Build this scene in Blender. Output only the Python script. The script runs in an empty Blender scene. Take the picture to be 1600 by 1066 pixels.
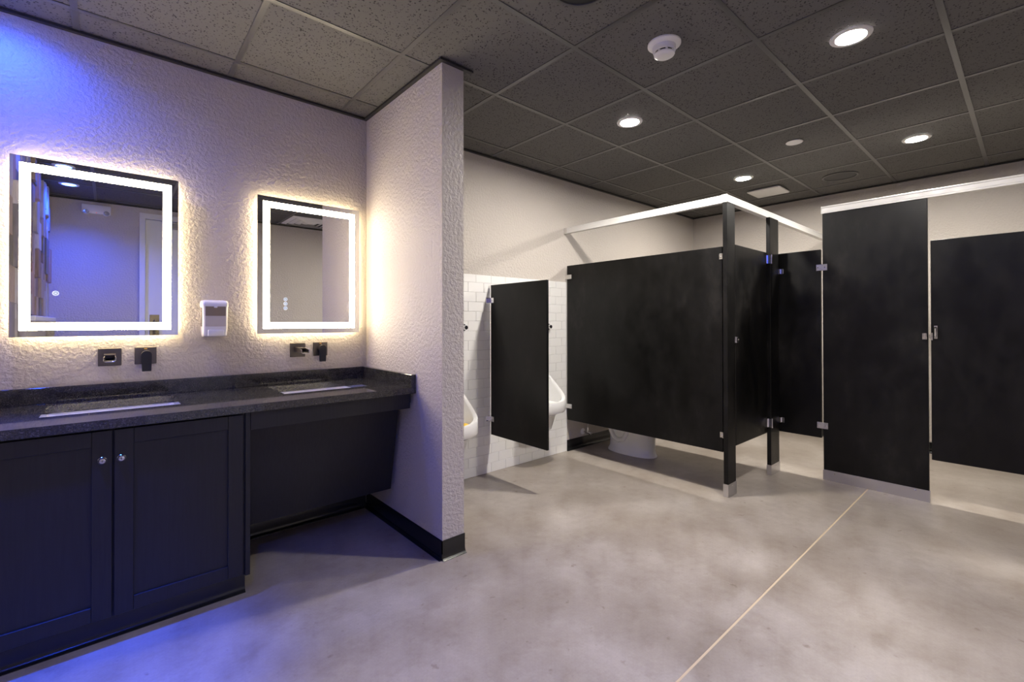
import bpy, bmesh, math, random
from mathutils import Vector, Matrix
random.seed(7)
S = bpy.context.scene
COL = S.collection
PI = math.pi

# ------------------------------------------------------------------ camera
FPX, CX, CY = 715.44, 797.01, 499.88           # focal length and principal point in a 1600x1066 frame
YAW, PITCH, ROLL = (math.radians(a) for a in (41.1683, 0.3462, -0.0933))
CAMH = 1.2076
cam = bpy.data.cameras.new('camera'); camo = bpy.data.objects.new('camera', cam); COL.objects.link(camo)
_R = Vector((math.cos(YAW), -math.sin(YAW), 0)); _F = Vector((math.sin(YAW), math.cos(YAW), 0)); _U = Vector((0, 0, 1))
_F2 = _F * math.cos(PITCH) + _U * math.sin(PITCH); _U2 = _U * math.cos(PITCH) - _F * math.sin(PITCH)
_R3 = _R * math.cos(ROLL) + _U2 * math.sin(ROLL); _U3 = _U2 * math.cos(ROLL) - _R * math.sin(ROLL)
camo.matrix_world = Matrix(((_R3.x, _U3.x, -_F2.x, 0), (_R3.y, _U3.y, -_F2.y, 0), (_R3.z, _U3.z, -_F2.z, CAMH), (0, 0, 0, 1)))
cam.sensor_fit = 'HORIZONTAL'; cam.sensor_width = 36.0
cam.lens = FPX * 36.0 / 1600.0
cam.shift_x = (800.0 - CX) / 1600.0
cam.shift_y = (CY - 533.0) / 1600.0
cam.clip_start = 0.02
S.camera = camo

# ------------------------------------------------------------------ world, exposure
w = bpy.data.worlds.new('world'); S.world = w; w.use_nodes = True
w.node_tree.nodes['Background'].inputs[0].default_value = (1, 1, 1, 1)
w.node_tree.nodes['Background'].inputs[1].default_value = 0.0
S.view_settings.view_transform = 'Standard'; S.view_settings.look = 'None'
S.view_settings.gamma = 1.0; S.view_settings.use_curve_mapping = False
S.view_settings.exposure = 0.0

# radiance of the lamps the room has
L_DOWN = 1150.0        # white recessed downlights
L_BLUE = 60.0        # blue recessed downlights
P_BLUE = 55.0         # watts of each blue beam
L_BAND = 46.0          # front light band of the mirrors
L_HALO = 26.0          # back light of the mirrors

# ------------------------------------------------------------------ dimensions
H = 2.5528; W = 2.8986; T = 0.6096; GX, GY = 1.7104, 0.8642
XL, XR, YF = -0.50, 5.69, -1.07
PX0, PX1, PY = 1.2758, 1.4101, 1.9853

# ------------------------------------------------------------------ materials
MATS = {}
def mat(name, base, rough=0.5, metal=0.0, spec=0.5, emit=None, strength=0.0, coat=0.0, trans=0.0, ior=1.5):
    m = bpy.data.materials.new(name); m.use_nodes = True
    b = m.node_tree.nodes['Principled BSDF']
    b.inputs['Base Color'].default_value = (*base, 1); b.inputs['Roughness'].default_value = rough
    b.inputs['Metallic'].default_value = metal; b.inputs['Specular IOR Level'].default_value = spec
    b.inputs['Coat Weight'].default_value = coat; b.inputs['IOR'].default_value = ior
    b.inputs['Transmission Weight'].default_value = trans
    if emit:
        b.inputs['Emission Color'].default_value = (*emit, 1); b.inputs['Emission Strength'].default_value = strength
    MATS[name] = m
    return m
class NT:
    def __init__(s, m): s.m = m; s.t = m.node_tree; s.b = s.t.nodes['Principled BSDF']
    def n(s, ty, **kw):
        x = s.t.nodes.new(ty)
        for k, v in kw.items():
            if k.startswith('i_'): x.inputs[k[2:].replace('_', ' ')].default_value = v
            else: setattr(x, k, v)
        return x
    def l(s, a, b): s.t.links.new(a, b)
    def pos(s): return s.n('ShaderNodeNewGeometry').outputs['Position']
    def noise(s, vec, scale, detail=3.0, rough=0.5):
        x = s.n('ShaderNodeTexNoise'); x.inputs['Scale'].default_value = scale
        x.inputs['Detail'].default_value = detail; x.inputs['Roughness'].default_value = rough
        s.l(vec, x.inputs['Vector']); return x.outputs['Fac']
    def ramp(s, fac, stops):
        r = s.n('ShaderNodeValToRGB'); el = r.color_ramp.elements
        while len(el) < len(stops): el.new(0.5)
        for e, (p, c) in zip(el, stops): e.position = p; e.color = (*c, 1) if len(c) == 3 else c
        s.l(fac, r.inputs['Fac']); return r.outputs['Color']
    def bump(s, h, strength, dist):
        b = s.n('ShaderNodeBump'); b.inputs['Strength'].default_value = strength; b.inputs['Distance'].default_value = dist
        s.l(h, b.inputs['Height']); s.l(b.outputs['Normal'], s.b.inputs['Normal'])
    def mix(s, fac, a, b, blend='MIX'):
        x = s.n('ShaderNodeMix', data_type='RGBA', blend_type=blend)
        if hasattr(fac, 'is_linked'): s.l(fac, x.inputs['Factor'])
        else: x.inputs['Factor'].default_value = fac
        for v, k in ((a, 6), (b, 7)):
            if hasattr(v, 'is_linked'): s.l(v, x.inputs[k])
            else: x.inputs[k].default_value = (*v, 1)
        return x.outputs[2]
    def rng(s, v, a, b, c, d):
        return s.ramp(v, [(a, (c, c, c)), (b, (d, d, d))])

def m_wall():
    t = NT(mat('painted_textured_wall', (0.62, 0.585, 0.55), 0.55, spec=0.35)); p = t.pos()
    a = t.noise(p, 58, 3.5, 0.55); b = t.noise(p, 130, 2, 0.5)
    h = t.ramp(a, [(0.36, (0, 0, 0)), (0.62, (1, 1, 1))])
    m = t.mix(0.25, h, b); t.bump(m, 0.66, 0.0048)
    c = t.noise(p, 1.3, 2); t.l(t.ramp(c, [(0.3, (0.51, 0.465, 0.42)), (0.7, (0.545, 0.50, 0.455))]), t.b.inputs['Base Color'])
m_wall()
def m_floor():
    t = NT(mat('polished_concrete', (0.42, 0.38, 0.34), 0.3, spec=0.5)); p = t.pos()
    a = t.noise(p, 1.7, 7, 0.66); b = t.noise(p, 7.0, 7, 0.68); c = t.noise(p, 110, 3, 0.6); d = t.noise(p, 17, 4, 0.55)
    c1 = t.ramp(a, [(0.32, (0.305, 0.258, 0.214)), (0.50, (0.385, 0.338, 0.292)), (0.68, (0.490, 0.445, 0.400))])
    c2 = t.ramp(b, [(0.32, (0.80, 0.77, 0.74)), (0.5, (0.95, 0.95, 0.95)), (0.66, (1.0, 1.0, 1.0))])
    c3 = t.ramp(c, [(0.25, (0.90, 0.90, 0.90)), (0.7, (1.0, 1.0, 1.0))])
    c4 = t.ramp(d, [(0.27, (0.72, 0.68, 0.63)), (0.34, (1.0, 1.0, 1.0))])
    k = t.mix(1.0, t.mix(1.0, t.mix(1.0, c1, c2, 'MULTIPLY'), c3, 'MULTIPLY'), c4, 'MULTIPLY'); t.l(k, t.b.inputs['Base Color'])
    t.l(t.rng(b, 0.3, 0.7, 0.285, 0.42), t.b.inputs['Roughness'])
    t.bump(c, 0.06, 0.001)
m_floor()
def m_tile_ceiling():
    t = NT(mat('charcoal_ceiling_tile', (0.1, 0.1, 0.1), 0.9, spec=0.15)); p = t.pos()
    v = t.n('ShaderNodeTexVoronoi'); v.inputs['Scale'].default_value = 88; v.inputs['Randomness'].default_value = 1; t.l(p, v.inputs['Vector'])
    a = t.noise(p, 60, 4, 0.7); d = v.outputs['Distance']
    hole = t.ramp(d, [(0.26, (0, 0, 0)), (0.36, (1, 1, 1))])
    gate = t.ramp(a, [(0.48, (1, 1, 1)), (0.52, (0, 0, 0))])
    h = t.mix(1.0, hole, gate, 'LIGHTEN')
    t.l(t.mix(h, (0.035, 0.034, 0.033), (0.142, 0.138, 0.132)), t.b.inputs['Base Color'])
    t.bump(h, 0.5, 0.002)
m_tile_ceiling()
def m_black_panel():
    t = NT(mat('black_partition_laminate', (0.0135, 0.0128, 0.0125), 0.36, spec=0.27)); p = t.pos()
    mp = t.n('ShaderNodeMapping'); mp.inputs['Scale'].default_value = (1, 1, 0.55); t.l(p, mp.inputs['Vector'])
    a = t.noise(mp.outputs['Vector'], 2.4, 5, 0.62); b = t.noise(mp.outputs['Vector'], 9, 4, 0.65)
    m = t.mix(0.4, a, b)
    t.l(t.rng(m, 0.32, 0.68, 0.285, 0.50), t.b.inputs['Roughness'])
    t.l(t.ramp(m, [(0.44, (0.0022, 0.0021, 0.0020)), (0.56, (0.0065, 0.0060, 0.0057)), (0.70, (0.021, 0.019, 0.0175))]), t.b.inputs['Base Color'])
    c = t.noise(p, 420, 2); t.bump(c, 0.10, 0.0006)
m_black_panel()
def m_granite():
    t = NT(mat('black_granite', (0.02, 0.02, 0.02), 0.13, spec=0.75)); p = t.pos()
    a = t.noise(p, 230, 4, 0.75); b = t.noise(p, 28, 4, 0.6)
    c = t.ramp(a, [(0.40, (0.012, 0.012, 0.0125)), (0.55, (0.030, 0.029, 0.028)), (0.72, (0.13, 0.125, 0.118))])
    t.l(t.mix(1.0, c, t.ramp(b, [(0.3, (0.75, 0.75, 0.75)), (0.7, (1.5, 1.5, 1.5))]), 'MULTIPLY'), t.b.inputs['Base Color'])
    t.l(t.rng(a, 0.35, 0.7, 0.03, 0.07), t.b.inputs['Roughness'])
m_granite()
def m_wood_black():
    t = NT(mat('black_stained_wood', (0.018, 0.018, 0.021), 0.42, spec=0.45)); p = t.pos()
    mp = t.n('ShaderNodeMapping'); mp.inputs['Scale'].default_value = (38, 38, 2.2); t.l(p, mp.inputs['Vector'])
    a = t.noise(mp.outputs['Vector'], 3.0, 4, 0.6)
    t.l(t.ramp(a, [(0.3, (0.0085, 0.0085, 0.010)), (0.7, (0.0145, 0.0145, 0.0165))]), t.b.inputs['Base Color'])
    t.bump(a, 0.12, 0.001)
m_wood_black()
def m_brushed(name, base, rough):
    t = NT(mat(name, base, rough, metal=1.0)); p = t.pos()
    mp = t.n('ShaderNodeMapping'); mp.inputs['Scale'].default_value = (4, 4, 160); t.l(p, mp.inputs['Vector'])
    a = t.noise(mp.outputs['Vector'], 4, 3); t.l(t.rng(a, 0.3, 0.7, rough * 0.8, rough * 1.25), t.b.inputs['Roughness'])
m_brushed('satin_aluminium', (0.80, 0.79, 0.77), 0.42)
m_brushed('brushed_stainless', (0.62, 0.61, 0.62), 0.36)
m_brushed('brushed_gunmetal', (0.16, 0.145, 0.13), 0.38)
def m_anod():
    t = NT(mat('clear_anodised_headrail', (0.80, 0.79, 0.77), 0.5, metal=0.35, spec=0.5)); p = t.pos()
    a = t.noise(p, 30, 2); t.l(t.rng(a, 0.3, 0.7, 0.42, 0.55), t.b.inputs['Roughness'])
m_anod()
mat('chrome', (0.78, 0.78, 0.79), 0.12, metal=1.0)
mat('mirror_silver', (0.80, 0.80, 0.79), 0.0, metal=1.0)
mat('mirror_edge', (0.10, 0.12, 0.11), 0.2)
mat('mirror_back_box', (0.30, 0.30, 0.30), 0.5)
mat('led_band', (0.9, 0.9, 0.9), 0.5, emit=(1.0, 0.86, 0.60), strength=L_BAND)
mat('led_halo', (0.9, 0.9, 0.9), 0.5, emit=(1.0, 0.82, 0.50), strength=L_HALO)
mat('touch_light', (0.9, 0.9, 0.9), 0.5, emit=(0.80, 0.90, 1.0), strength=0.75)
mat('touch_dark', (0.25, 0.30, 0.36), 0.4)
mat('downlight_lens', (0.9, 0.9, 0.9), 0.5, emit=(1.0, 0.94, 0.86), strength=L_DOWN)
mat('blue_lens', (0.9, 0.9, 0.9), 0.5, emit=(0.035, 0.115, 1.0), strength=L_BLUE)
mat('white_trim', (0.78, 0.77, 0.75), 0.4)
mat('white_plastic', (0.80, 0.79, 0.77), 0.32)
mat('grey_plastic', (0.30, 0.29, 0.28), 0.5)
mat('black_plastic', (0.012, 0.012, 0.012), 0.45)
mat('black_rubber', (0.010, 0.010, 0.0105), 0.22, spec=0.5)
mat('matte_black_metal', (0.012, 0.012, 0.013), 0.42, spec=0.5)
mat('black_grid_paint', (0.088, 0.086, 0.082), 0.32, spec=0.6)
mat('wall_angle_paint', (0.030, 0.029, 0.028), 0.45, spec=0.4)
mat('deck_black', (0.02, 0.02, 0.02), 0.9)
def m_ceramic(name, base, rough):
    t = NT(mat(name, base, rough, spec=0.55)); p = t.pos(); a = t.noise(p, 3.0, 2)
    t.l(t.rng(a, 0.3, 0.7, rough * 0.85, rough * 1.2), t.b.inputs['Roughness'])
m_ceramic('white_glazed_tile', (0.84, 0.83, 0.81), 0.16)
m_ceramic('white_porcelain', (0.86, 0.855, 0.84), 0.10)
mat('pale_grout', (0.66, 0.645, 0.625), 0.85)
mat('joint_filler', (0.60, 0.49, 0.33), 0.7)
mat('soap_window', (0.24, 0.185, 0.13), 0.15, spec=0.5)
mat('soap_white', (0.58, 0.525, 0.475), 0.25)
mat('amber_mark', (0.75, 0.42, 0.08), 0.5)
mat('yellow_screen', (0.85, 0.55, 0.05), 0.5)
mat('door_paint', (0.70, 0.71, 0.72), 0.4)
mat('bronze_plate', (0.16, 0.14, 0.11), 0.35, metal=1.0)
mat('red_led', (0.6, 0.05, 0.04), 0.4, emit=(1.0, 0.1, 0.05), strength=1.0)
mat('clear_lamp', (0.62, 0.62, 0.62), 0.1, metal=0.6)
for i, c in enumerate([(0.42, 0.33, 0.25), (0.30, 0.21, 0.15), (0.50, 0.45, 0.39), (0.22, 0.20, 0.18), (0.46, 0.30, 0.24), (0.58, 0.54, 0.48)]):
    t = NT(mat('wood_block_%d' % i, c, 0.6)); p = t.pos()
    mp = t.n('ShaderNodeMapping'); mp.inputs['Scale'].default_value = (20, 20, 3); t.l(p, mp.inputs['Vector'])
    a = t.noise(mp.outputs['Vector'], 3, 4); t.l(t.ramp(a, [(0.3, tuple(x * 0.75 for x in c)), (0.7, tuple(x * 1.15 for x in c))]), t.b.inputs['Base Color'])

# ------------------------------------------------------------------ mesh helpers (world coordinates)
def box(bm, x0, x1, y0, y1, z0, z1, bev=0.0, seg=1):
    x0, x1 = min(x0, x1), max(x0, x1); y0, y1 = min(y0, y1), max(y0, y1); z0, z1 = min(z0, z1), max(z0, z1)
    vs = [bm.verts.new(p) for p in ((x0, y0, z0), (x1, y0, z0), (x1, y1, z0), (x0, y1, z0), (x0, y0, z1), (x1, y0, z1), (x1, y1, z1), (x0, y1, z1))]
    fs = [bm.faces.new([vs[i] for i in f]) for f in ((3, 2, 1, 0), (4, 5, 6, 7), (0, 1, 5, 4), (1, 2, 6, 5), (2, 3, 7, 6), (3, 0, 4, 7))]
    if bev > 0:
        es = list({e for f in fs for e in f.edges})
        bmesh.ops.bevel(bm, geom=es, offset=bev, segments=seg, profile=0.5, affect='EDGES')
def loft(bm, rings, cap0=True, cap1=True, closed=True):
    R = [[bm.verts.new(p) for p in r] for r in rings]
    n = len(R[0])
    for a, b in zip(R, R[1:]):
        for i in range(n if closed else n - 1):
            j = (i + 1) % n
            try: bm.faces.new((a[i], a[j], b[j], b[i]))
            except ValueError: pass
    if cap0: bm.faces.new(list(reversed(R[0])))
    if cap1: bm.faces.new(R[-1])
    return R
def lathe(bm, c, prof, n=32, axis='z', cap=True):
    """prof: list of (radius, offset along axis) about point c"""
    rings = []
    for r, h in prof:
        ring = []
        for i in range(n):
            a = 2 * PI * i / n; u, v = r * math.cos(a), r * math.sin(a)
            if axis == 'z': ring.append((c[0] + u, c[1] + v, c[2] + h))
            elif axis == 'y': ring.append((c[0] + u, c[1] + h, c[2] + v))
            else: ring.append((c[0] + h, c[1] + u, c[2] + v))
        rings.append(ring)
    loft(bm, rings, cap, cap)
def tube(bm, pts, r, n=10):
    pts = [Vector(p) for p in pts]; rings = []; up = None
    for i, p in enumerate(pts):
        d = (pts[min(i + 1, len(pts) - 1)] - pts[max(i - 1, 0)]).normalized()
        if up is None: up = d.orthogonal().normalized()
        up = (up - d * up.dot(d)).normalized(); s = d.cross(up)
        rr = r[i] if isinstance(r, (list, tuple)) else r
        rings.append([p + (up * math.cos(2 * PI * k / n) + s * math.sin(2 * PI * k / n)) * rr for k in range(n)])
    loft(bm, rings)
def rrect(cx, cy, hx, hy, r, n=6):
    o = []
    for sx, sy, a0 in ((1, 1, 0), (-1, 1, PI / 2), (-1, -1, PI), (1, -1, 1.5 * PI)):
        for k in range(n + 1):
            a = a0 + k / n * PI / 2
            o.append((cx + sx * (hx - r) + r * math.cos(a), cy + sy * (hy - r) + r * math.sin(a)))
    return o
def extrude(bm, outline, axis, a, b):
    """outline: list of 2D points in the plane normal to axis"""
    def P(p, t):
        return {'x': (t, p[0], p[1]), 'y': (p[0], t, p[1]), 'z': (p[0], p[1], t)}[axis]
    loft(bm, [[P(p, a) for p in outline], [P(p, b) for p in outline]])
def slab_with_holes(bm, xs, ys, z0, z1, holes):
    cells = {}
    V = {}
    def v(i, j, k):
        if (i, j, k) not in V: V[(i, j, k)] = bm.verts.new((xs[i], ys[j], (z0, z1)[k]))
        return V[(i, j, k)]
    ok = lambda i, j: 0 <= i < len(xs) - 1 and 0 <= j < len(ys) - 1 and (i, j) not in holes
    for i in range(len(xs) - 1):
        for j in range(len(ys) - 1):
            if not ok(i, j): continue
            bm.faces.new((v(i, j, 1), v(i + 1, j, 1), v(i + 1, j + 1, 1), v(i, j + 1, 1)))
            bm.faces.new((v(i, j + 1, 0), v(i + 1, j + 1, 0), v(i + 1, j, 0), v(i, j, 0)))
            if not ok(i - 1, j): bm.faces.new((v(i, j + 1, 0), v(i, j, 0), v(i, j, 1), v(i, j + 1, 1)))
            if not ok(i + 1, j): bm.faces.new((v(i + 1, j, 0), v(i + 1, j + 1, 0), v(i + 1, j + 1, 1), v(i + 1, j, 1)))
            if not ok(i, j - 1): bm.faces.new((v(i, j, 0), v(i + 1, j, 0), v(i + 1, j, 1), v(i, j, 1)))
            if not ok(i, j + 1): bm.faces.new((v(i + 1, j + 1, 0), v(i, j + 1, 0), v(i, j + 1, 1), v(i + 1, j + 1, 1)))

ORG = {}
def finish(bm, name, smooth=35):
    bmesh.ops.recalc_face_normals(bm, faces=bm.faces)
    me = bpy.data.meshes.new(name); bm.to_mesh(me); bm.free()
    if smooth:
        me.shade_smooth(); me.set_sharp_from_angle(angle=math.radians(smooth))
    return me
def part(name, build, material, parent=None, smooth=35, loc=None, kind=None):
    """build(bm) writes world coordinates; the object hangs under parent"""
    bm = bmesh.new(); build(bm)
    o0 = Vector(loc) if loc is not None else (ORG[parent.name] if parent else Vector((0, 0, 0)))
    bmesh.ops.translate(bm, verts=bm.verts, vec=-o0)
    me = finish(bm, name, smooth)
    me.materials.append(MATS[material])
    o = bpy.data.objects.new(name, me); COL.objects.link(o)
    if parent:
        o.parent = parent; o.location = o0 - ORG[parent.name]
    else: o.location = o0
    ORG[o.name] = o0
    if kind: o['kind'] = kind
    return o
def B(*a, bev=0.0, seg=1): return lambda bm: box(bm, *a, bev=bev, seg=seg)
def many(*fs):
    def f(bm):
        for g in fs: g(bm)
    return f
def LA(c, prof, n=32, axis='z'): return lambda bm: lathe(bm, c, prof, n, axis)
def thing(name, label, cat, loc, group=None):
    o = bpy.data.objects.new(name, None); COL.objects.link(o); o.location = loc; o.empty_display_size = 0.05
    o['label'] = label; o['category'] = cat
    if group: o['group'] = group
    ORG[o.name] = Vector(loc); return o
def tag(o, label, cat, group=None):
    o['label'] = label; o['category'] = cat
    if group: o['group'] = group
    return o
def struct(name, build, material, label=None, smooth=35):
    o = part(name, build, material, None, smooth); o['kind'] = 'structure'
    if label: o['label'] = label
    return o
def dup(root, dx, label=None):
    def cp(o, par):
        c = o.copy(); COL.objects.link(c); c.parent = par
        ORG[c.name] = ORG[o.name] + Vector(dx)
        for ch in [x for x in bpy.data.objects if x.parent == o]: cp(ch, c)
        return c
    r = cp(root, None); r.location = root.location + Vector(dx)
    if label: r['label'] = label
    return r

# ================================================================== the setting
# floor: two concrete slabs and the filled saw cut between them
JY = 0.795
floor = struct('floor', B(XL - .1, XR + .1, YF - .1, W + .1, -0.10, -0.02), 'polished_concrete', 'polished mottled grey-beige concrete floor')
part('floor_slab', B(XL - .1, XR + .1, YF - .1, JY - .0045, -0.02, 0.0), 'polished_concrete', floor, 0)
part('floor_slab', B(XL - .1, XR + .1, JY + .0045, W + .1, -0.02, 0.0), 'polished_concrete', floor, 0)
part('joint_filler', B(XL - .1, XR + .1, JY - .0045, JY + .0045, -0.02, -0.0008), 'joint_filler', floor, 0)

wall_back = struct('wall_back', B(XL - .1, XR + .1, W, W + .1, 0, H + .12), 'painted_textured_wall', 'greige textured wall behind the vanity, urinals and toilet')
wall_right = struct('wall_right', B(XR, XR + .1, YF - .1, W, 0, H + .12), 'painted_textured_wall', 'greige textured far wall above the black stall doors')
wall_front = struct('wall_front', lambda bm: (box(bm, XL, 0.30, YF - .1, YF, 0, H + .12), box(bm, 0.30, 1.22, YF - .1, YF, 2.43, H + .12), box(bm, 1.22, XR, YF - .1, YF, 0, H + .12)), 'painted_textured_wall', 'greige wall seen in the mirrors')
wall_left = struct('wall_left', B(XL - .1, XL, YF - .1, W, 0, H + .12), 'painted_textured_wall', 'wall clad with wooden relief blocks seen in the mirror')
wall_part = struct('wall_partition', B(PX0, PX1, PY, W, 0, H - .004), 'painted_textured_wall', 'short greige wing wall between vanity and urinals')

# cove base
def cove(bm, axis, a, b, face, sgn, h=0.100):
    """extruded along axis from a to b, standing against plane `face`, sticking out in direction sgn"""
    prof = [(0, 0), (0.020, 0), (0.0195, 0.003), (0.013, 0.007), (0.008, 0.013), (0.005, 0.022), (0.004, 0.032), (0.004, h - .002), (0.003, h), (0, h)]
    o = [(face + sgn * d, z) for d, z in prof]
    if axis == 'x': extrude(bm, o, 'x', a, b)
    else: extrude(bm, o, 'y', a, b)
base_b = struct('baseboard_back', lambda bm: (cove(bm, 'x', 0.47, PX0 - .005, W, -1), cove(bm, 'x', 3.235, XR, W, -1)), 'black_rubber', 'black rubber cove base along the back wall')
struct('baseboard_partition', lambda bm: (cove(bm, 'y', PY - .004, W - .005, PX0, -1, .098), cove(bm, 'x', PX0 - .004, PX1 + .004, PY, -1, .098)), 'black_rubber', 'black rubber cove base around the wing wall')
struct('baseboard_right', lambda bm: cove(bm, 'y', YF, W - .015, XR, -1), 'black_rubber', 'black rubber cove base along the far wall')
struct('baseboard_front', lambda bm: (cove(bm, 'x', XL, 0.25, YF, 1), cove(bm, 'x', 1.27, XR - .015, YF, 1)), 'black_rubber', 'black rubber cove base along the wall in the mirrors')

# ceiling: deck, tiles, grid bars, wall angles
ceiling = struct('ceiling', B(XL, XR, YF, W, H + .06, H + .12), 'deck_black', 'black suspended ceiling of square tiles in a metal grid')
xs = [XL] + [GX + T * i for i in range(-3, 7) if XL < GX + T * i < XR] + [XR]
ys = [YF] + [GY + T * j for j in range(-4, 5) if YF < GY + T * j < W] + [W]
tile_mesh = {}
for i in range(len(xs) - 1):
    for j in range(len(ys) - 1):
        dx, dy = xs[i + 1] - xs[i], ys[j + 1] - ys[j]
        k = (round(dx, 3), round(dy, 3))
        if k not in tile_mesh:
            bm = bmesh.new(); box(bm, -dx / 2 + .004, dx / 2 - .004, -dy / 2 + .004, dy / 2 - .004, 0, .015)
            me = finish(bm, 'ceiling_tile', 0); me.materials.append(MATS['charcoal_ceiling_tile']); tile_mesh[k] = me
        o = bpy.data.objects.new('ceiling_tile', tile_mesh[k]); COL.objects.link(o); o.parent = ceiling
        o.location = ((xs[i] + xs[i + 1]) / 2, (ys[j] + ys[j + 1]) / 2, H + .003)
GB = 0.012
def tee(bm, x0, x1, y0, y1):
    box(bm, x0, x1, y0, y1, H - .0005, H + .0025)
    if x1 - x0 > y1 - y0: box(bm, x0, x1, (y0 + y1) / 2 - .001, (y0 + y1) / 2 + .001, H + .0025, H + .04)
    else: box(bm, (x0 + x1) / 2 - .001, (x0 + x1) / 2 + .001, y0, y1, H + .0025, H + .04)
for y in ys[1:-1]:
    part('main_runner', lambda bm: tee(bm, XL, XR, y - GB, y + GB), 'black_grid_paint', ceiling, 0)
tee_mesh = {}
for x in xs[1:-1]:
    for j in range(len(ys) - 1):
        y0, y1 = ys[j] + (GB if j else 0), ys[j + 1] - (GB if j < len(ys) - 2 else 0)
        L = round(y1 - y0, 4)
        if L not in tee_mesh:
            bm = bmesh.new(); box(bm, -GB, GB, -L / 2, L / 2, -.0012, .0018); box(bm, -.001, .001, -L / 2, L / 2, .0018, .036)
            me = finish(bm, 'cross_tee', 0); me.materials.append(MATS['black_grid_paint']); tee_mesh[L] = me
        o = bpy.data.objects.new('cross_tee', tee_mesh[L]); COL.objects.link(o); o.parent = ceiling
        o.location = (x, (y0 + y1) / 2, H + .0004)
AW = .022
for nm, f in (('wall_angle', B(XL, PX0, W - AW, W, H - .012, H - .0015)), ('wall_angle', B(PX1, XR, W - AW, W, H - .012, H - .0015)),
              ('wall_angle', B(XR - AW, XR, YF, W - AW, H - .012, H - .0015)), ('wall_angle', B(XL, XR - AW, YF, YF + AW, H - .012, H - .0015)),
              ('wall_angle', B(PX0 - AW, PX0, PY - AW, W - AW, H - .012, H - .0015)), ('wall_angle', B(PX0, PX1 + AW * 2.2, PY - AW, PY, H - .012, H - .0015)),
              ('wall_angle', B(PX1, PX1 + AW, PY, W - AW, H - .012, H - .0015))):
    part(nm, f, 'wall_angle_paint', ceiling, 0)

# subway tiles on the urinal wall
TX0, TX1, TZ = PX1, 3.226, 1.587
TW, TH = 0.1524, 0.0762
part('grout', B(TX0, TX1, W - .0055, W, 0.0, TZ), 'pale_grout', wall_back, 0)
wt_mesh = {}
row = 0; z = 0.0
while z < TZ - 0.003:
    h = min(TH, TZ - z); x = TX0 - (TW / 2 if row % 2 else 0)
    while x < TX1 - 0.004:
        a, b = max(x, TX0), min(x + TW, TX1)
        if b - a > 0.012:
            k = (round(b - a, 3), round(h, 3))
            if k not in wt_mesh:
                bm = bmesh.new(); g = .0011
                box(bm, -k[0] / 2 + g, k[0] / 2 - g, -.0085, -.004, -k[1] / 2 + g, k[1] / 2 - g, bev=.0012)
                me = finish(bm, 'tile', 0); me.materials.append(MATS['white_glazed_tile']); wt_mesh[k] = me
            o = bpy.data.objects.new('tile', wt_mesh[k]); COL.objects.link(o); o.parent = wall_back
            o.location = ((a + b) / 2, W - random.random() * .0006, z + h / 2)
        x += TW
    z += TH; row += 1
part('tile_edge_trim', B(TX1, TX1 + .006, W - .010, W, 0, TZ), 'white_glazed_tile', wall_back, 0)

# wooden relief blocks on the left wall (seen in the mirror), with a ledge below them
y = YF + .01
while y < 2.20:
    cw = random.choice((.11, .15, .20)); zlo = 1.275 if y < 0.70 else 1.0
    z = zlo
    while z < H - .03:
        hh = random.choice((.16, .24, .34, .42)); hh = min(hh, H - .02 - z)
        d = random.choice((.018, .028, .038, .050))
        if hh > .05:
            m = random.randrange(6)
            part('wood_block', B(XL, XL + d, y + .002, min(y + cw, 2.22) - .002, z + .002, z + hh - .002), 'wood_block_%d' % m, wall_left, 0)
        z += hh
    y += cw
part('ledge', B(XL, XL + .075, YF + .002, 0.72, 1.225, 1.268, bev=.006), 'white_trim', wall_left)

# door in the wall behind the camera (seen in the mirror)
d1 = struct('door_1', lambda bm: (box(bm, .256, .308, YF - .1, YF + .018, 0, 2.482), box(bm, 1.212, 1.264, YF - .1, YF + .018, 0, 2.482), box(bm, .308, 1.212, YF - .1, YF + .018, 2.42, 2.482)), 'door_paint', 'white door and frame seen in the left mirror')
part('door_leaf', B(.312, 1.208, YF - .06, YF - .016, .008, 2.416), 'door_paint', d1)
part('pull_plate', B(.350, .440, YF - .016, YF - .011, .92, 1.306, bev=.002), 'bronze_plate', d1)
part('pull_handle', lambda bm: tube(bm, [(.395, YF - .012, .98), (.395, YF + .030, .98), (.395, YF + .036, 1.0), (.395, YF + .036, 1.22), (.395, YF + .030, 1.24), (.395, YF - .012, 1.24)], .009), 'bronze_plate', d1)
part('door_closer', lambda bm: (box(bm, .52, .78, YF - .016, YF + .04, 2.33, 2.395, bev=.006)), 'grey_plastic', d1)

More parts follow.
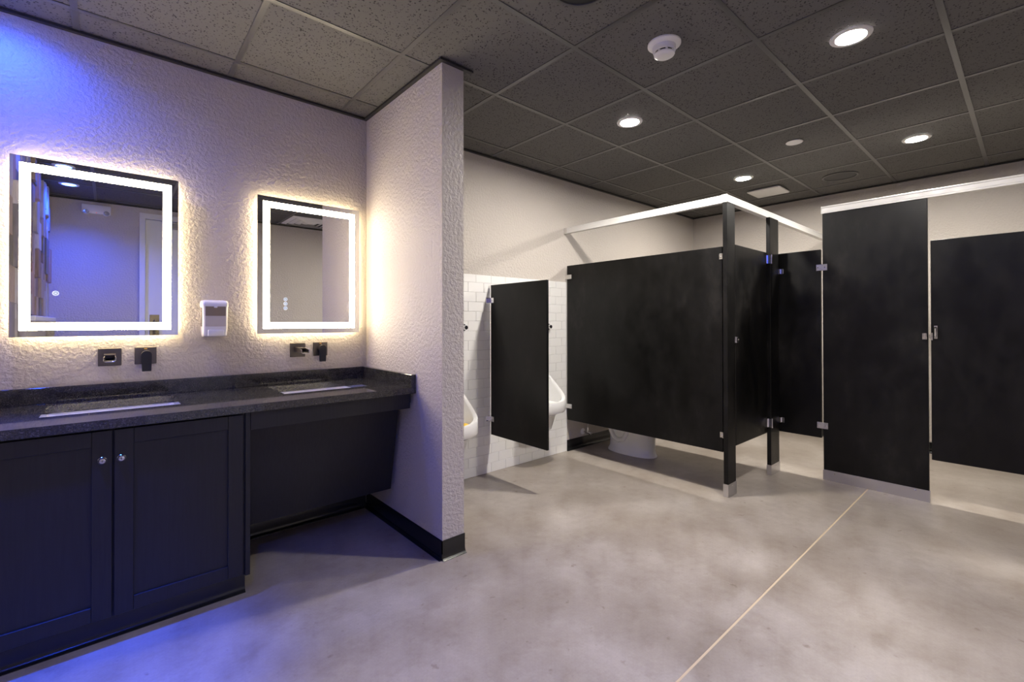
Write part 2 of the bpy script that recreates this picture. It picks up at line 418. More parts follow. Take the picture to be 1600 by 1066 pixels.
# ================================================================== vanity
CT0, CT1, CYF = .818, .852, 2.250            # counter bottom, top, front edge
SINKS = (0.018, 0.878)
SHX, SY0, SY1 = .218, 2.470, 2.800
ct = thing('countertop', 'speckled black granite vanity countertop with two sink cutouts', 'countertop', (.4, 2.56, CT0))
gx = [-.44]
for c in SINKS: gx += [c - SHX, c + SHX]
gx.append(PX0 - .001)
part('slab', lambda bm: slab_with_holes(bm, gx, [CYF, SY0, SY1, W - .001], CT0, CT1, {(1, 1), (3, 1)}), 'black_granite', ct, 0)
part('backsplash', B(-.44, PX0 - .030, W - .021, W - .001, CT1, .923, bev=.0015), 'black_granite', ct)
part('side_splash', B(PX0 - .029, PX0 - .001, CYF, W - .001, CT1, .921, bev=.0015), 'black_granite', ct)
for n, c in enumerate(SINKS):
    s = thing('sink', ('white rectangular undermount sink in the counter below the left, larger looking mirror', 'white rectangular undermount sink in the counter nearest the wing wall')[n], 'sink', (c, 2.635, .66), 'undermount sinks')
    def basin(bm, c=c):
        cy, hy = (SY0 + SY1) / 2, (SY1 - SY0) / 2
        R = []
        for hx_, hy_, r, z in ((SHX + .030, hy + .030, .03, CT0 - .0015), (SHX + .030, hy + .030, .03, CT0 - .014), (SHX + .012, hy + .012, .04, .80), (SHX - .02, hy - .02, .06, .675), (SHX - .05, hy - .05, .05, .66)):
            R.append([(p[0], p[1], z) for p in rrect(c, cy, hx_, hy_, r)])
        I = []
        for hx_, hy_, r, z in ((SHX - .05, hy - .05, .05, .672), (SHX - .03, hy - .03, .05, .682), (SHX - .008, hy - .008, .035, .79), (SHX + .004, hy + .004, .025, CT0 - .0015)):
            I.append([(p[0], p[1], z) for p in rrect(c, cy, hx_, hy_, r)])
        loft(bm, list(reversed(R)) + list(reversed(I)), True, True)
    part('basin', basin, 'white_porcelain', s)
    part('drain', LA((c, 2.66, .672), [(.001, .003), (.022, .003), (.024, .001), (.024, -.004)], 24), 'chrome', s)

cab = thing('vanity_cabinet', 'black two-door vanity cabinet under the left sink, tinted by blue light', 'cabinet', (0.02, 2.58, 0))
def carcass(bm):
    box(bm, -.435, -.417, 2.289, W - .03, .104, CT0 - .001); box(bm, .449, .467, 2.272, W - .03, .104, CT0 - .001)
    box(bm, -.417, .449, 2.291, W - .03, .104, .122)
    box(bm, -.417, .449, W - .045, W - .03, .122, CT0 - .16)
part('body', carcass, 'black_stained_wood', cab, 0)
part('face_frame', many(B(.441, .449, 2.286, 2.300, .104, CT0 - .001), B(-.417, .441, 2.291, 2.309, .800, CT0 - .001), B(-.006, .030, 2.291, 2.309, .122, .800)), 'black_stained_wood', cab, 0)
for (x0, x1, kx) in ((-.416, .0085, -.019), (.0145, .440, .035)):
    z0, z1 = .112, .808; sw = .057
    d = part('door', many(B(x0, x0 + sw, 2.270, 2.2895, z0, z1, bev=.0015), B(x1 - sw, x1, 2.270, 2.2895, z0, z1, bev=.0015),
                          B(x0 + sw, x1 - sw, 2.270, 2.2895, z0, z0 + sw - .002, bev=.0015), B(x0 + sw, x1 - sw, 2.270, 2.2895, z1 - sw, z1, bev=.0015)), 'black_stained_wood', cab)
    part('panel', B(x0 + sw - .002, x1 - sw + .002, 2.2785, 2.2875, z0 + sw - .004, z1 - sw + .002), 'black_stained_wood', d, 0)
    k = part('lock_knob', LA((kx, 2.2705, .700), [(.0135, .002), (.0135, -.006), (.0105, -.009), (.009, -.014), (.001, -.0145)], 20, 'y'), 'chrome', d)
    part('keyhole', B(kx - .0012, kx + .0012, 2.2555, 2.2565, .696, .704), 'black_plastic', d, 0)
part('toe_kick', many(B(-.43, .458, 2.352, 2.370, 0, .104), B(.442, .460, 2.370, W - .03, 0, .104)), 'black_stained_wood', cab, 0)
part('toe_cove_base', lambda bm: cove(bm, 'x', -.43, .462, 2.352, -1, .098), 'black_rubber', cab)

vp = thing('vanity_knee_panel', 'black sloping knee-space panel and apron under the right sink', 'panel', (.86, 2.45, .22))
part('apron', B(.469, 1.252, 2.272, 2.292, .735, CT0 - .001, bev=.001), 'black_stained_wood', vp)
def slope(bm):
    o = [(2.374, .800), (2.485, .236), (2.503, .240), (2.392, .804)]
    extrude(bm, o, 'x', .469, 1.242)
part('sloped_board', slope, 'black_stained_wood', vp, 0)
part('end_cleat', many(B(1.245, 1.270, 2.30, W - .05, .76, CT0 - .001)), 'black_stained_wood', vp, 0)

# mirrors
def make_mirror(x0, x1, z0, z1, label, which):
    yg = W - .040
    t = thing('lighted_mirror', label, 'mirror', ((x0 + x1) / 2, W, z0), 'backlit vanity mirrors')
    part('back_box', B(x0 + .055, x1 - .055, yg + .006, W - .001, z0 + .055, z1 - .055), 'mirror_back_box', t, 0)
    a, b = x0 + .022, x1 - .022; c, d = z0 + .022, z1 - .022; q = .016
    def halo(bm):
        box(bm, a, a + q, yg + .006, yg + .018, c, d); box(bm, b - q, b, yg + .006, yg + .018, c, d)
        box(bm, a + q, b - q, yg + .006, yg + .018, c, c + q); box(bm, a + q, b - q, yg + .006, yg + .018, d - q, d)
    part('back_light_strip', halo, 'led_halo', t, 0)
    gl = part('glass', B(x0, x1, yg, yg + .005, z0, z1), 'mirror_silver', t, 0)
    part('glass_edge', many(B(x0 - .0006, x0, yg, yg + .005, z0, z1), B(x1, x1 + .0006, yg, yg + .005, z0, z1), B(x0, x1, yg, yg + .005, z1, z1 + .0006)), 'mirror_edge', gl, 0)
    i0, i1 = .0285, .0625
    def band(bm):
        y0_, y1_ = yg - .0006, yg - .0001
        box(bm, x0 + i0, x0 + i1, y0_, y1_, z0 + i0, z1 - i0); box(bm, x1 - i1, x1 - i0, y0_, y1_, z0 + i0, z1 - i0)
        box(bm, x0 + i1, x1 - i1, y0_, y1_, z0 + i0, z0 + i1); box(bm, x0 + i1, x1 - i1, y0_, y1_, z1 - i1, z1 - i0)
    part('light_band', band, 'led_band', t, 0)
    for (bx, bz) in which:
        k = part('touch_button', LA((bx, yg - .0005, bz), [(.011, .0003), (.011, -.0004), (.001, -.0004)], 20, 'y'), 'touch_light', t)
        part('button_symbol', lambda bm: (lathe(bm, (bx, yg - .0010, bz), [(.0072, .0002), (.0072, -.0002), (.0046, -.0002), (.0046, .0002), (.0072, .0002)], 16, 'y', False)), 'touch_dark', k)
    return t
make_mirror(-.322, .261, 1.148, 1.930, 'backlit rectangular mirror further from the wing wall, reflecting blue light and a door', [(-.181, 1.341)])
make_mirror(.622, 1.208, 1.147, 1.928, 'backlit rectangular mirror beside the wing wall with three touch buttons', [(.768, 1.345), (.768, 1.319), (.768, 1.293)])

# wall-mounted taps
def make_spout(cx, label):
    t = thing('wall_spout', label, 'faucet', (cx, W, 1.004), 'wall-mounted waterfall spouts')
    part('wall_plate', B(cx - .0425, cx + .0425, W - .009, W, 1.005, 1.089, bev=.002), 'brushed_gunmetal', t)
    cz = 1.050
    def channel(bm):
        # open-topped channel that narrows a little towards the lip
        ya, yb = W - .009, W - .150
        def sec(y, hw, zt, hgt, th):
            z0 = zt - hgt
            return [(cx - hw, y, zt), (cx - hw, y, z0 + .006), (cx - hw * .75, y, z0), (cx + hw * .75, y, z0), (cx + hw, y, z0 + .006), (cx + hw, y, zt),
                    (cx + hw - th, y, zt), (cx + hw - th, y, z0 + .008), (cx + hw * .62, y, z0 + th), (cx - hw * .62, y, z0 + th), (cx - hw + th, y, z0 + .008), (cx - hw + th, y, zt)]
        loft(bm, [sec(ya, .020, cz + .012, .026, .004), sec((ya + yb) / 2, .020, cz + .010, .025, .004), sec(yb, .021, cz + .004, .022, .003)])
    ch = part('spout', channel, 'brushed_gunmetal', t)
    part('spout_cover', lambda bm: loft(bm, [[(cx - .0205, W - .009, cz + .012), (cx + .0205, W - .009, cz + .012), (cx + .0205, W - .009, cz + .015), (cx - .0205, W - .009, cz + .015)],
                                             [(cx - .0205, W - .100, cz + .009), (cx + .0205, W - .100, cz + .009), (cx + .0205, W - .100, cz + .012), (cx - .0205, W - .100, cz + .012)]]), 'brushed_gunmetal', t)
    part('spout_lip', lambda bm: tube(bm, [(cx - .021, W - .151, cz + .004), (cx - .021, W - .151, cz - .012), (cx - .014, W - .152, cz - .017), (cx + .014, W - .152, cz - .017), (cx + .021, W - .151, cz - .012), (cx + .021, W - .151, cz + .004)], .0018, 8), 'chrome', t)
    return t
def make_handle(cx, label):
    t = thing('faucet_handle', label, 'faucet', (cx, W, 1.004), 'wall-mounted lever handles')
    part('wall_plate', B(cx - .0425, cx + .0425, W - .009, W, 1.006, 1.090, bev=.002), 'brushed_gunmetal', t)
    part('temperature_mark', B(cx - .006, cx + .006, W - .0096, W - .009, 1.079, 1.084), 'amber_mark', t, 0)
    part('stem', LA((cx + .002, W - .009, 1.052), [(.021, 0), (.021, -.034), (.019, -.036)], 28, 'y'), 'brushed_gunmetal', t)
    def lever(bm):
        o = []
        for k in range(13):
            a = PI * k / 12; o.append((cx + .002 + .0205 * math.cos(a), 1.052 + .0205 * math.sin(a)))
        o += [(cx - .0155, .974), (cx - .0140, .9725), (cx + .0190, .9725), (cx + .0205, .974)]
        loft(bm, [[(x, W - .046, z) for x, z in o], [(x, W - .036, z) for x, z in o]])
    part('lever', lever, 'matte_black_metal', t)
    return t
make_spout(.001, 'dark waterfall spout on the wall above the left sink')
make_spout(.845, 'dark waterfall spout on the wall above the sink beside the wing wall')
make_handle(.1345, 'black lever tap handle on a square plate above the left sink')
make_handle(.977, 'black lever tap handle on a square plate above the sink beside the wing wall')

# soap dispenser
sd = thing('soap_dispenser', 'white soap dispenser with smoked window on the wall between the mirrors', 'soap dispenser', (.415, W, 1.137))
def shell(bm):
    R = []
    for hw, d, z in ((.050, .080, 1.137), (.053, .092, 1.143), (.055, .094, 1.175), (.057, .094, 1.290), (.0595, .096, 1.296), (.060, .094, 1.312), (.056, .080, 1.324), (.045, .060, 1.328)):
        R.append([(p[0], p[1], z) for p in rrect(.4155, W - d / 2, hw, d / 2, .014)])
    loft(bm, R)
part('housing', shell, 'white_plastic', sd, 50)
yw = W - .0955
part('soap_level', B(.3705, .4605, yw - .001, yw + .004, 1.190, 1.245), 'soap_white', sd, 0)
part('smoked_window', B(.3705, .4605, yw - .0012, yw + .004, 1.245, 1.294), 'soap_window', sd, 0)
part('side_window', many(B(.3580, .3592, W - .075, W - .03, 1.19, 1.288)), 'soap_window', sd, 0)
pb = part('push_bar', B(.381, .450, yw - .012, yw + .004, 1.141, 1.172, bev=.003, seg=2), 'white_plastic', sd)
part('lid_catch', B(.408, .423, yw - .003, yw + .003, 1.287, 1.296, bev=.001), 'white_plastic', sd)

# ================================================================== urinals
def make_urinal(cx, dz, label):
    t = thing('urinal', label, 'urinal', (cx, W - .009, .27 + dz), 'white wall-hung urinals')
    yw = W - .0092
    N = 40
    def u(hw, dep, frac):
        """point along a U outline: 0 = wall left, 1 = wall right"""
        s = frac * 2 - 1; sg = 1 if s >= 0 else -1; a = abs(s)
        # flat sides for |s|>.45, rounded front inside
        if a > .45:
            k = (a - .45) / .55; return (cx + sg * hw * (.90 + .10 * math.cos(k * PI / 2)), yw - dep * .72 * (1 - k))
        k = a / .45 * PI / 2
        return (cx + sg * hw * (math.sin(k) ** .8), yw - dep * .72 - dep * .28 * (math.cos(k) ** .8))
    def rim(frac):
        x, y = u(.170, .315, frac); d = (yw - y) / .315        # 1 at front, 0 at wall
        return .545 + dz + .275 * (1 - d) ** 1.0 if d > .0 else .82 + dz
    def bowl(bm):
        cols = [i / N for i in range(N + 1)]
        rings = []
        for hw, dep, z in ((.120, .130, .270), (.138, .160, .288), (.146, .185, .360), (.150, .205, .415), (.156, .250, .438), (.162, .305, .455), (.171, .317, .475)):
            rings.append([(*u(hw, dep, f), z + dz) for f in cols])
        rings.append([(*u(.172, .318, f), rim(f) - .010) for f in cols])
        rings.append([(*u(.168, .312, f), rim(f)) for f in cols])
        rings.append([(*u(.152, .288, f), rim(f)) for f in cols])
        rings.append([(*u(.147, .280, f), rim(f) - .012) for f in cols])
        rings.append([(*u(.140, .262, f), .545 + dz - .02) for f in cols])
        rings.append([(*u(.100, .190, f), .505 + dz) for f in cols])
        rings.append([(*u(.030, .080, f), .497 + dz) for f in cols])
        loft(bm, rings, True, True, closed=True)
    part('bowl', bowl, 'white_porcelain', t, 40)
    def back(bm):
        o = [(cx - .172, .470 + dz), (cx + .172, .470 + dz), (cx + .170, .830 + dz), (cx + .160, .868 + dz), (cx + .120, .888 + dz), (cx - .120, .888 + dz), (cx - .160, .868 + dz), (cx - .170, .830 + dz)]
        loft(bm, [[(x, yw, z) for x, z in o], [(x, yw - .030, z) for x, z in o], [(cx + (x - cx) * .95, yw - .044, .66 + dz + (z - .66 - dz) * .96) for x, z in o]])
    part('back_panel', back, 'white_porcelain', t, 40)
    part('spreader', LA((cx, yw - .043, .815 + dz), [(.030, 0), (.028, -.012), (.012, -.018), (.001, -.018)], 20, 'y'), 'white_porcelain', t)
    return t
make_urinal(2.752, 0.0, 'white wall-hung urinal partly behind the black urinal screen')
make_urinal(1.822, -.055, 'lower white wall-hung urinal peeking past the wing wall edge')
us = part('urinal_screen_mat', lambda bm: lathe(bm, (1.912, 2.690, .454), [(.042, 0), (.043, .008), (.036, .022), (.020, .030), (.001, .031)], 20), 'yellow_screen')
tag(us, 'small yellow deodorising mat in the lower urinal by the wing wall', 'urinal mat')
def make_flush(cx, label):
    t = thing('flush_button', label, 'flush valve', (cx, W - .009, 1.17), 'chrome flush buttons on the tiles')
    part('escutcheon', LA((cx, W - .009, 1.17), [(.026, 0), (.026, -.006), (.021, -.010)], 24, 'y'), 'chrome', t)
    part('button', LA((cx, W - .018, 1.17), [(.018, 0), (.018, -.022), (.015, -.027), (.001, -.028)], 24, 'y'), 'chrome', t)
make_flush(2.985, 'round chrome flush button on tiles right of the urinal screen')
make_flush(2.052, 'round chrome flush button on tiles beside the wing wall edge')

# ================================================================== stall hardware helpers
def screw(bm, c, axis, r=.0042):
    lathe(bm, c, [(r, .0005), (r, -.0012), (r * .6, -.0022), (.0004, -.0023)], 10, axis)
def lbracket(name, parent, x0, x1, y0, y1, z0, z1, m='chrome', scr=None, axis='x'):
    b = part(name, B(x0, x1, y0, y1, z0, z1, bev=.0015), m, parent)
    if scr:
        for c in scr: part('screw', lambda bm: screw(bm, c, axis), 'brushed_stainless', b)
    return b
BP = 'black_partition_laminate'
# urinal screen
scn = thing('urinal_screen', 'black urinal privacy screen fixed to the white tiles between the urinals', 'screen', (2.31, W - .01, .31))
part('panel', B(2.300, 2.320, 2.240, 2.866, .312, 1.508, bev=.002), BP, scn)
for z in (1.385, .438):
    lbracket('bracket', scn, 2.2945, 2.3000, 2.825, W - .009, z - .02, z + .02, scr=[(2.2945, 2.842, z)])
    part('bracket_flange', B(2.270, 2.2945, W - .0125, W - .009, z - .022, z + .022, bev=.001), 'chrome', scn)
# big side panel of the stall
PXF = 3.224
bp = thing('stall_side_panel', 'wide black stall side panel between the tiled wall and the free-standing corner post', 'partition panel', (PXF + .012, 2.15, .30))
part('panel', B(PXF, PXF + .025, 1.432, 2.876, .300, 1.738, bev=.002), BP, bp)
for z in (1.632, .429):
    lbracket('bracket', bp, PXF - .005, PXF, 2.820, W - .001 if z > 1.59 else W - .012, z - .020, z + .020, 'satin_aluminium', [(PXF - .005, 2.84, z)])
for z in (1.668, .421):
    lbracket('bracket', bp, PXF - .005, PXF, 1.4232, 1.452, z - .020, z + .020, 'chrome', [(PXF - .005, 1.440, z)])
    part('bracket_flange', B(PXF - .018, PXF - .005, 1.4232, 1.428, z - .020, z + .020, bev=.001), 'chrome', bp)
# posts
def make_post(name, x0, x1, y0, y1, label, sh):
    t = thing(name, label, 'post', ((x0 + x1) / 2, (y0 + y1) / 2, 0), 'black stall posts')
    part('post', B(x0, x1, y0, y1, .004, 2.0395, bev=.002), BP, t)
    s = part('shoe', many(B(x0 - .0025, x1 + .0025, y0 - .0025, y0 - .0005, 0, sh), B(x0 - .0025, x1 + .0025, y1 + .0005, y1 + .0025, 0, sh),
                          B(x0 - .0025, x0 - .0005, y0 - .0005, y1 + .0005, 0, sh), B(x1 + .0005, x1 + .0025, y0 - .0005, y1 + .0005, 0, sh)), 'brushed_stainless', t, 0)
    part('screw', lambda bm: screw(bm, ((x0 + x1) / 2, y0 - .0025, sh - .014), 'y'), 'chrome', s)
    return t
pa = make_post('stall_post', 3.205, 3.333, 1.390, 1.420, 'black corner post with steel shoe at the outer end of the wide side panel', .088)
part('latch_keeper', many(B(3.318, 3.333, 1.3845, 1.3898, 1.062, 1.106, bev=.001), B(3.333, 3.337, 1.380, 1.3898, 1.062, 1.106)), 'chrome', pa)
pb_ = make_post('stall_post', 3.927, 4.105, 1.368, 1.398, 'black post with steel shoe between the narrow stall door and the far stall', .078)
# narrow stall door
da = thing('stall_door', 'narrow black stall door between the two free-standing posts', 'stall door', (3.63, 1.40, .33))
part('panel', B(3.342, 3.919, 1.392, 1.417, .332, 1.760, bev=.002), BP, da)
for z in (1.705, .412):
    h = part('hinge', many(B(3.902, 3.926, 1.386, 1.3915, z - .034, z + .034, bev=.001), B(3.926, 3.944, 1.361, 1.3670, z - .034, z - .012, bev=.001), B(3.926, 3.944, 1.361, 1.3670, z + .012, z + .034, bev=.001),
                           B(3.919, 3.9265, 1.361, 1.3915, z - .034, z + .034)), 'chrome', da)
    part('hinge_pin', LA((3.9225, 1.357, z - .036), [(.005, 0), (.005, .072), (.003, .074)], 12), 'chrome', h)
part('latch', many(B(3.345, 3.372, 1.3865, 1.3915, 1.062, 1.106, bev=.001), B(3.352, 3.362, 1.376, 1.3865, 1.078, 1.090, bev=.001)), 'chrome', da)
# filler panel between post and pilaster
PC = 4.127
fp = thing('stall_filler_panel', 'narrow black panel hinged beside the tall pilaster, behind the post', 'partition panel', (PC + .012, 1.22, .316))
part('panel', B(PC, PC + .025, 1.079, 1.402, .316, 1.768, bev=.002), BP, fp)
for z in (1.620, .412):
    part('bracket', many(B(PC - .006, PC, 1.338, 1.362, z - .020, z + .020, bev=.001), B(PC - .018, PC - .006, 1.357, 1.3665, z - .020, z + .020, bev=.001)), 'chrome', fp)
# tall pilaster
pc = thing('stall_pilaster', 'tall wide black pilaster with a steel shoe at the far stall', 'pilaster', (PC + .012, .766, 0))
part('panel', B(PC, PC + .025, .466, 1.067, .004, 2.0395, bev=.0015), BP, pc)
s = part('shoe', many(B(PC - .003, PC - .0005, .463, 1.070, 0, .078), B(PC + .0255, PC + .028, .463, 1.070, 0, .078), B(PC - .0005, PC + .0255, .463, .4655, 0, .078), B(PC - .0005, PC + .0255, 1.0675, 1.070, 0, .078)), 'brushed_stainless', pc, 0)
for y in (.535, .995): part('screw', lambda bm: screw(bm, (PC - .003, y, .060), 'x', .005), 'chrome', s)
for z in (1.628, .413):
    b = part('hinge_plate', B(PC - .006, PC - .0005, 1.036, 1.108, z - .024, z + .024, bev=.0015), 'brushed_stainless', pc)
    for y in (1.050, 1.095): part('screw', lambda bm: screw(bm, (PC - .006, y, z), 'x', .005), 'chrome', b)
part('latch_keeper', many(B(PC - .006, PC - .0005, .470, .494, 1.090, 1.132, bev=.001), B(PC - .020, PC - .006, .470, .476, 1.090, 1.132, bev=.001), B(PC - .020, PC - .006, .488, .494, 1.090, 1.132, bev=.001)), 'chrome', pc)
# far stall door
dd = thing('stall_door', 'wide black stall door with a chrome pull at the right edge of the picture', 'stall door', (PC + .012, .03, .288))
part('panel', B(PC, PC + .025, -.400, .452, .288, 1.752, bev=.002), BP, dd)
part('latch', many(B(PC - .005, PC, .443, .452, 1.085, 1.135, bev=.001), B(PC - .012, PC - .002, .449, .461, 1.100, 1.122, bev=.001)), 'chrome', dd)
part('door_pull', lambda bm: (tube(bm, [(PC, .428, 1.108), (PC - .022, .428, 1.108), (PC - .027, .428, 1.114), (PC - .027, .428, 1.164), (PC - .022, .428, 1.170), (PC, .428, 1.170)], .0058, 10), box(bm, PC - .002, PC, .420, .436, 1.096, 1.182)), 'chrome', dd)
for z in (1.628, .413):
    part('hinge', B(PC - .006, PC - .0005, -.44, -.37, z - .024, z + .024, bev=.0015), 'brushed_stainless', dd)
pd = thing('stall_pilaster', 'black pilaster carrying the hinges of the wide stall door, beyond the picture edge', 'pilaster', (PC + .012, -.73, 0))
part('panel', B(PC, PC + .025, -1.060, -.412, .004, 2.0395, bev=.0015), BP, pd)
part('shoe', B(PC - .003, PC + .028, -1.0605, -.409, 0, .078), 'brushed_stainless', pd, 0)
# divider between the stalls
dv = thing('stall_divider', 'black dividing panel between the two stalls, behind the narrow door', 'partition panel', (4.085, 2.15, .30))
part('panel', B(4.074, 4.099, 1.412, 2.876, .300, 1.740, bev=.002), BP, dv)
for z in (1.632, .429): part('bracket', B(4.069, 4.074, 2.82, W - .012, z - .02, z + .02), 'chrome', dv)
# head rails
def rail_prof(c, sgn=1):
    h0, h1 = 2.040, 2.094; w = .020
    return [(c - w, h0), (c - w, h0 + .010), (c - w + .002, h0 + .013), (c - w + .002, h0 + .040), (c - w, h0 + .043), (c - w * .92, h1 - .003), (c - w * .70, h1), (c + w * .70, h1), (c + w * .92, h1 - .003), (c + w, h0 + .043), (c + w - .002, h0 + .040), (c + w - .002, h0 + .013), (c + w, h0 + .010), (c + w, h0)]
hr1 = part('headrail', lambda bm: extrude(bm, rail_prof(PXF + .004), 'y', 1.426, W - .002), 'clear_anodised_headrail', None, 0, loc=(PXF, 2.15, 2.04))
tag(hr1, 'silver headrail from the back wall to the corner post above the wide side panel', 'headrail', 'aluminium headrails')
part('wall_bracket', B(PXF - .0185, PXF - .016, W - .04, W - .001, 2.036, 2.092), 'satin_aluminium', hr1)
hr2 = part('headrail', lambda bm: extrude(bm, rail_prof(1.405), 'x', 3.204, XR - .001), 'clear_anodised_headrail', None, 0, loc=(4.4, 1.405, 2.04))
tag(hr2, 'silver headrail running over both free-standing posts to the far wall', 'headrail', 'aluminium headrails')
part('corner_bracket', B(3.2015, 3.204, 1.385, 1.425, 2.040, 2.0945, bev=.001), 'satin_aluminium', hr2)
hr3 = part('headrail', lambda bm: extrude(bm, rail_prof(PC + .010), 'y', YF + .001, 1.070), 'clear_anodised_headrail', None, 0, loc=(PC, 0, 2.04))
tag(hr3, 'silver headrail on top of the tall wide pilaster, running out of the picture', 'headrail', 'aluminium headrails')
part('end_cap', B(PC - .011, PC + .031, 1.070, 1.073, 2.039, 2.0945, bev=.001), 'satin_aluminium', hr3)

# ================================================================== toilet and supply valve
TCX = 3.662
tl = thing('toilet', 'white floor-standing toilet showing its base below the wide stall panel', 'toilet', (TCX, 2.5, 0))
def oval(cx, y0, y1, hw, z, n=36, e=2.35):
    cy, hy = (y0 + y1) / 2, (y1 - y0) / 2; o = []
    for k in range(n):
        a = 2 * PI * k / n; c, s_ = math.cos(a), math.sin(a)
        o.append((cx + hw * math.copysign(abs(c) ** (2 / e), c), cy + hy * math.copysign(abs(s_) ** (2 / e), s_), z))
    return o
def pedestal(bm):
    loft(bm, [oval(TCX, 2.222, 2.715, .124, 0), oval(TCX, 2.222, 2.715, .124, .014), oval(TCX, 2.230, 2.705, .116, .024), oval(TCX, 2.236, 2.695, .108, .05), oval(TCX, 2.238, 2.695, .104, .12),
              oval(TCX, 2.232, 2.710, .106, .19), oval(TCX, 2.205, 2.74, .122, .25), oval(TCX, 2.165, 2.76, .152, .315), oval(TCX, 2.142, 2.77, .176, .365), oval(TCX, 2.138, 2.77, .180, .392), oval(TCX, 2.145, 2.76, .172, .396)])
ped = part('pedestal_bowl', pedestal, 'white_porcelain', tl, 50)
for sg in (-1, 1):
    def trap(bm, sg=sg):
        pts = []
        for y, z in ((2.45, .330), (2.445, .26), (2.455, .19), (2.49, .135), (2.545, .118), (2.595, .135), (2.625, .185), (2.645, .245), (2.675, .29), (2.70, .30)):
            pts.append((TCX + sg * (.098 + .02 * max(0, z - .22)), y, z))
        tube(bm, pts, .024, 12)
    part('trapway', trap, 'white_porcelain', ped, 50)
    part('bolt_cap', LA((TCX + sg * .112, 2.60, .012), [(.013, 0), (.012, .012), (.006, .018), (.001, .019)], 14), 'white_plastic', ped)
def tank(bm):
    loft(bm, [[(p[0], p[1], z) for p in rrect(TCX, 2.785, hx_, hy_, .03)] for hx_, hy_, z in ((.185, .078, .397), (.205, .090, .43), (.215, .094, .72), (.215, .094, .735))])
tk = part('tank', tank, 'white_porcelain', tl, 40)
part('tank_lid', lambda bm: loft(bm, [[(p[0], p[1], z) for p in rrect(TCX, 2.785, hx_, hy_, .03)] for hx_, hy_, z in ((.222, .100, .736), (.225, .103, .745), (.225, .103, .765), (.215, .094, .775))]), 'white_porcelain', tk, 40)
part('flush_lever', many(B(TCX - .19, TCX - .11, 2.672, 2.681, .672, .688, bev=.003), B(TCX - .175, TCX - .155, 2.679, 2.693, .670, .690)), 'chrome', tk)
part('seat', lambda bm: loft(bm, [oval(TCX, 2.140, 2.66, .182, .398), oval(TCX, 2.138, 2.66, .184, .408), oval(TCX, 2.145, 2.655, .178, .416)]), 'white_plastic', tl, 50)
part('seat_cover', lambda bm: loft(bm, [oval(TCX, 2.142, 2.66, .180, .418), oval(TCX, 2.142, 2.66, .182, .430), oval(TCX, 2.160, 2.65, .160, .440)]), 'white_plastic', tl, 50)
sv = thing('supply_valve', 'small chrome water stop valve on the wall beside the toilet base', 'valve', (3.472, W, .148))
part('escutcheon', LA((3.472, W, .148), [(.030, 0), (.029, -.006), (.014, -.016)], 24, 'y'), 'white_plastic', sv)
part('valve_body', lambda bm: (lathe(bm, (3.472, W - .010, .148), [(.008, 0), (.008, -.05), (.012, -.05), (.012, -.075), (.006, -.08)], 16, 'y'), lathe(bm, (3.472, W - .063, .148), [(.008, 0), (.008, .035), (.010, .035), (.010, .048)], 14, 'z')), 'chrome', sv)
part('valve_handle', LA((3.472, W - .088, .148), [(.006, .01), (.018, 0), (.018, -.012), (.014, -.016)], 14, 'y'), 'chrome', sv)
part('supply_hose', lambda bm: tube(bm, [(3.472, W - .063, .19), (3.474, W - .064, .23), (3.484, W - .068, .27), (3.502, W - .08, .31), (3.518, W - .10, .35), (3.524, W - .11, .396)], .005, 8), 'brushed_stainless', sv)

# ================================================================== ceiling fixtures
def gc(i, j): return (GX + T * (i + .5), GY + T * (j + .5))
def downlight(x, y, label, lens='downlight_lens', group='white recessed downlights', r=.058, name='downlight'):
    t = thing(name, label, 'ceiling light', (x, y, H + .003), group)
    part('trim_ring', LA((x, y, H + .003), [(r + .002, -.003), (r + .004, -.008), (r + .014, -.009), (r + .024, -.006), (r + .026, 0), (r + .002, 0), (r + .002, -.003)], 40) if False else
         (lambda bm: lathe(bm, (x, y, H + .003), [(r + .001, -.001), (r + .003, -.008), (r + .014, -.009), (r + .024, -.006), (r + .026, -.001), (r + .001, -.001)], 40, 'z', False)), 'white_trim', t)
    part('lens', LA((x, y, H + .003), [(r, -.0005), (r, -.0045), (.001, -.0045)], 40), lens, t)
    return t
downlight(*gc(1, 1), 'bright white downlight nearest the wing wall, above the urinal screen')
downlight(*gc(4, 1), 'bright white downlight beside the square exhaust fan cover')
downlight(*gc(1, -1), 'bright white downlight at the top of the picture, nearest the camera')
downlight(*gc(4, -1), 'bright white downlight over the far stall with the wide door')
for bx, y, pw, ang, lb in ((-.300, .26, P_BLUE * .25, 150, 'blue downlight reflected nearer the top edge of the left mirror'),
                           (-.300, -.42, P_BLUE * 2.7, 140, 'blue downlight reflected just inside the light band of the left mirror'),
                           (-.370, 2.67, P_BLUE * .95, 160, 'blue downlight close to the mirror wall, left of the picture'),
                           (-.370, 2.00, P_BLUE * 10, 46, 'blue downlight left of the picture, second from the mirror wall'),
                           (-.300, 1.10, P_BLUE * .22, 150, 'blue downlight left of the picture, third from the mirror wall')):
    bl = downlight(bx, y, lb, 'blue_lens', 'blue recessed downlights', .050, 'blue_downlight')
    ld = bpy.data.lights.new('lamp_beam', 'SPOT'); ld.energy = pw; ld.color = (.012, .070, 1.0); ld.shadow_soft_size = .03
    ld.spot_size = math.radians(ang); ld.spot_blend = .75
    lo = bpy.data.objects.new('lamp_beam', ld); COL.objects.link(lo); lo.parent = bl; lo.location = (0, 0, -.012)

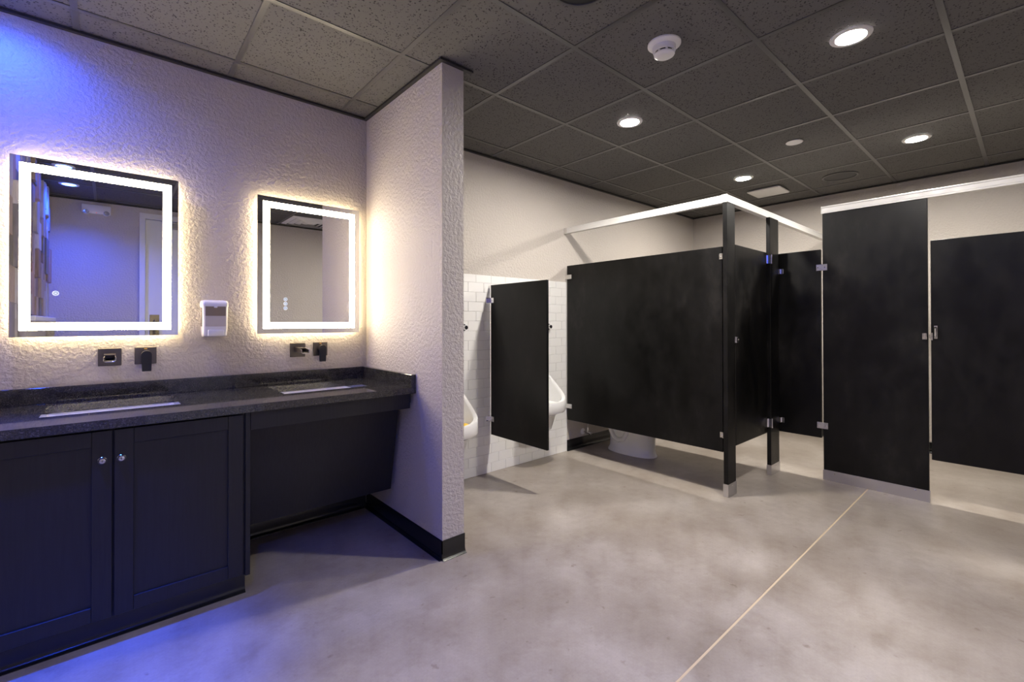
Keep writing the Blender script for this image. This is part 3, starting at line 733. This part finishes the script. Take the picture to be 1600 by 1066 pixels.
x, y = gc(0, 0)
sm = thing('smoke_detector', 'round white smoke detector on the dark ceiling', 'smoke detector', (x, y, H + .003))
part('base', LA((x, y, H + .003), [(.077, -.001), (.077, -.008), (.070, -.014), (.056, -.018)], 48), 'white_plastic', sm)
part('body', LA((x, y, H - .015), [(.054, 0), (.052, -.022), (.048, -.024)], 48), 'white_plastic', sm)
part('vent_slot', LA((x, y, H - .039), [(.043, .001), (.043, -.009)], 32), 'black_plastic', sm)
for k in range(8):
    a = 2 * PI * k / 8
    part('rib', lambda bm: box(bm, x + .045 * math.cos(a) - .004, x + .045 * math.cos(a) + .004, y + .045 * math.sin(a) - .004, y + .045 * math.sin(a) + .004, H - .0485, H - .038), 'white_plastic', sm, 0)
part('cap', LA((x, y, H - .048), [(.048, 0), (.047, -.006), (.036, -.013), (.030, -.014)], 48), 'white_plastic', sm)
x, y = gc(3, 0)
dp = thing('sprinkler_cover', 'flat white concealed sprinkler cover disc on the dark ceiling', 'sprinkler', (x, y, H + .003))
part('plate', LA((x, y, H + .003), [(.054, -.004), (.056, -.006), (.054, -.009), (.001, -.010)], 40), 'white_plastic', dp)
part('skirt', LA((x, y, H + .003), [(.044, 0), (.044, -.005)], 32), 'white_plastic', dp)
def speaker(x, y, r, label):
    t = thing('ceiling_speaker', label, 'speaker', (x, y, H + .003), 'black ceiling speakers')
    part('rim', lambda bm: lathe(bm, (x, y, H + .003), [(r - .016, -.001), (r - .015, -.009), (r - .004, -.010), (r, -.006), (r, -.001), (r - .016, -.001)], 48, 'z', False), 'black_grid_paint', t)
    part('grille', LA((x, y, H + .003), [(r - .0165, -.0005), (r - .0165, -.005), (.001, -.0065)], 48), 'black_plastic', t)
speaker(*gc(5, 0), .140, 'flat black round ceiling speaker near the far wall')
speaker(*gc(-1, 0), .135, 'black round ceiling speaker cut by the top edge of the picture')
x, y = gc(5, 1)
ef = thing('exhaust_fan', 'square white exhaust fan cover on the ceiling near the far wall', 'exhaust fan', (x, y, H + .003))
part('base_frame', B(x - .135, x + .135, y - .135, y + .135, H - .008, H + .0025, bev=.003), 'grey_plastic', ef)
def fan(bm):
    loft(bm, [[(p[0], p[1], z) for p in rrect(x, y, h_, h_, .02)] for h_, z in ((.152, H - .010), (.154, H - .016), (.150, H - .022), (.105, H - .030), (.04, H - .032))])
part('cover', fan, 'white_plastic', ef, 30)
x, y = gc(0, -3)
af = thing('air_diffuser', 'pale square air diffuser reflected in the mirror beside the wing wall', 'air vent', (x, y, H + .003))
for k in range(4):
    a, b = .285 - .068 * k, .285 - .068 * k - .050
    part('louvre', lambda bm: loft(bm, [[(x + sx * a, y + sy * a, H - .001 - .004 * k) for sx, sy in ((-1, -1), (1, -1), (1, 1), (-1, 1))], [(x + sx * b, y + sy * b, H - .016 - .004 * k) for sx, sy in ((-1, -1), (1, -1), (1, 1), (-1, 1))],
                                   [(x + sx * (b + .003), y + sy * (b + .003), H - .018 - .004 * k) for sx, sy in ((-1, -1), (1, -1), (1, 1), (-1, 1))], [(x + sx * a, y + sy * a, H - .003 - .004 * k) for sx, sy in ((-1, -1), (1, -1), (1, 1), (-1, 1))]], False, False), 'white_trim', af, 0)
part('core', B(x - .034, x + .034, y - .034, y + .034, H - .022, H - .018), 'white_trim', af, 0)
# emergency light on the wall behind the camera
el = thing('emergency_light', 'white two-headed emergency light on the wall, seen in the left mirror', 'emergency light', (-.112, YF, 2.40))
part('housing', B(-.232, .008, YF, YF + .055, 2.405, 2.500, bev=.008, seg=2), 'white_plastic', el)
for hx_ in (-.195, -.030):
    h = part('lamp_head', LA((hx_, YF + .055, 2.412), [(.018, -.01), (.026, .015), (.028, .032)], 24, 'y'), 'white_plastic', el)
    part('reflector', LA((hx_, YF + .0875, 2.412), [(.025, 0), (.016, .001), (.001, .001)], 24, 'y'), 'clear_lamp', h)
part('status_led', LA((-.112, YF + .055, 2.415), [(.004, 0), (.003, .003), (.0005, .004)], 10, 'y'), 'red_led', el)
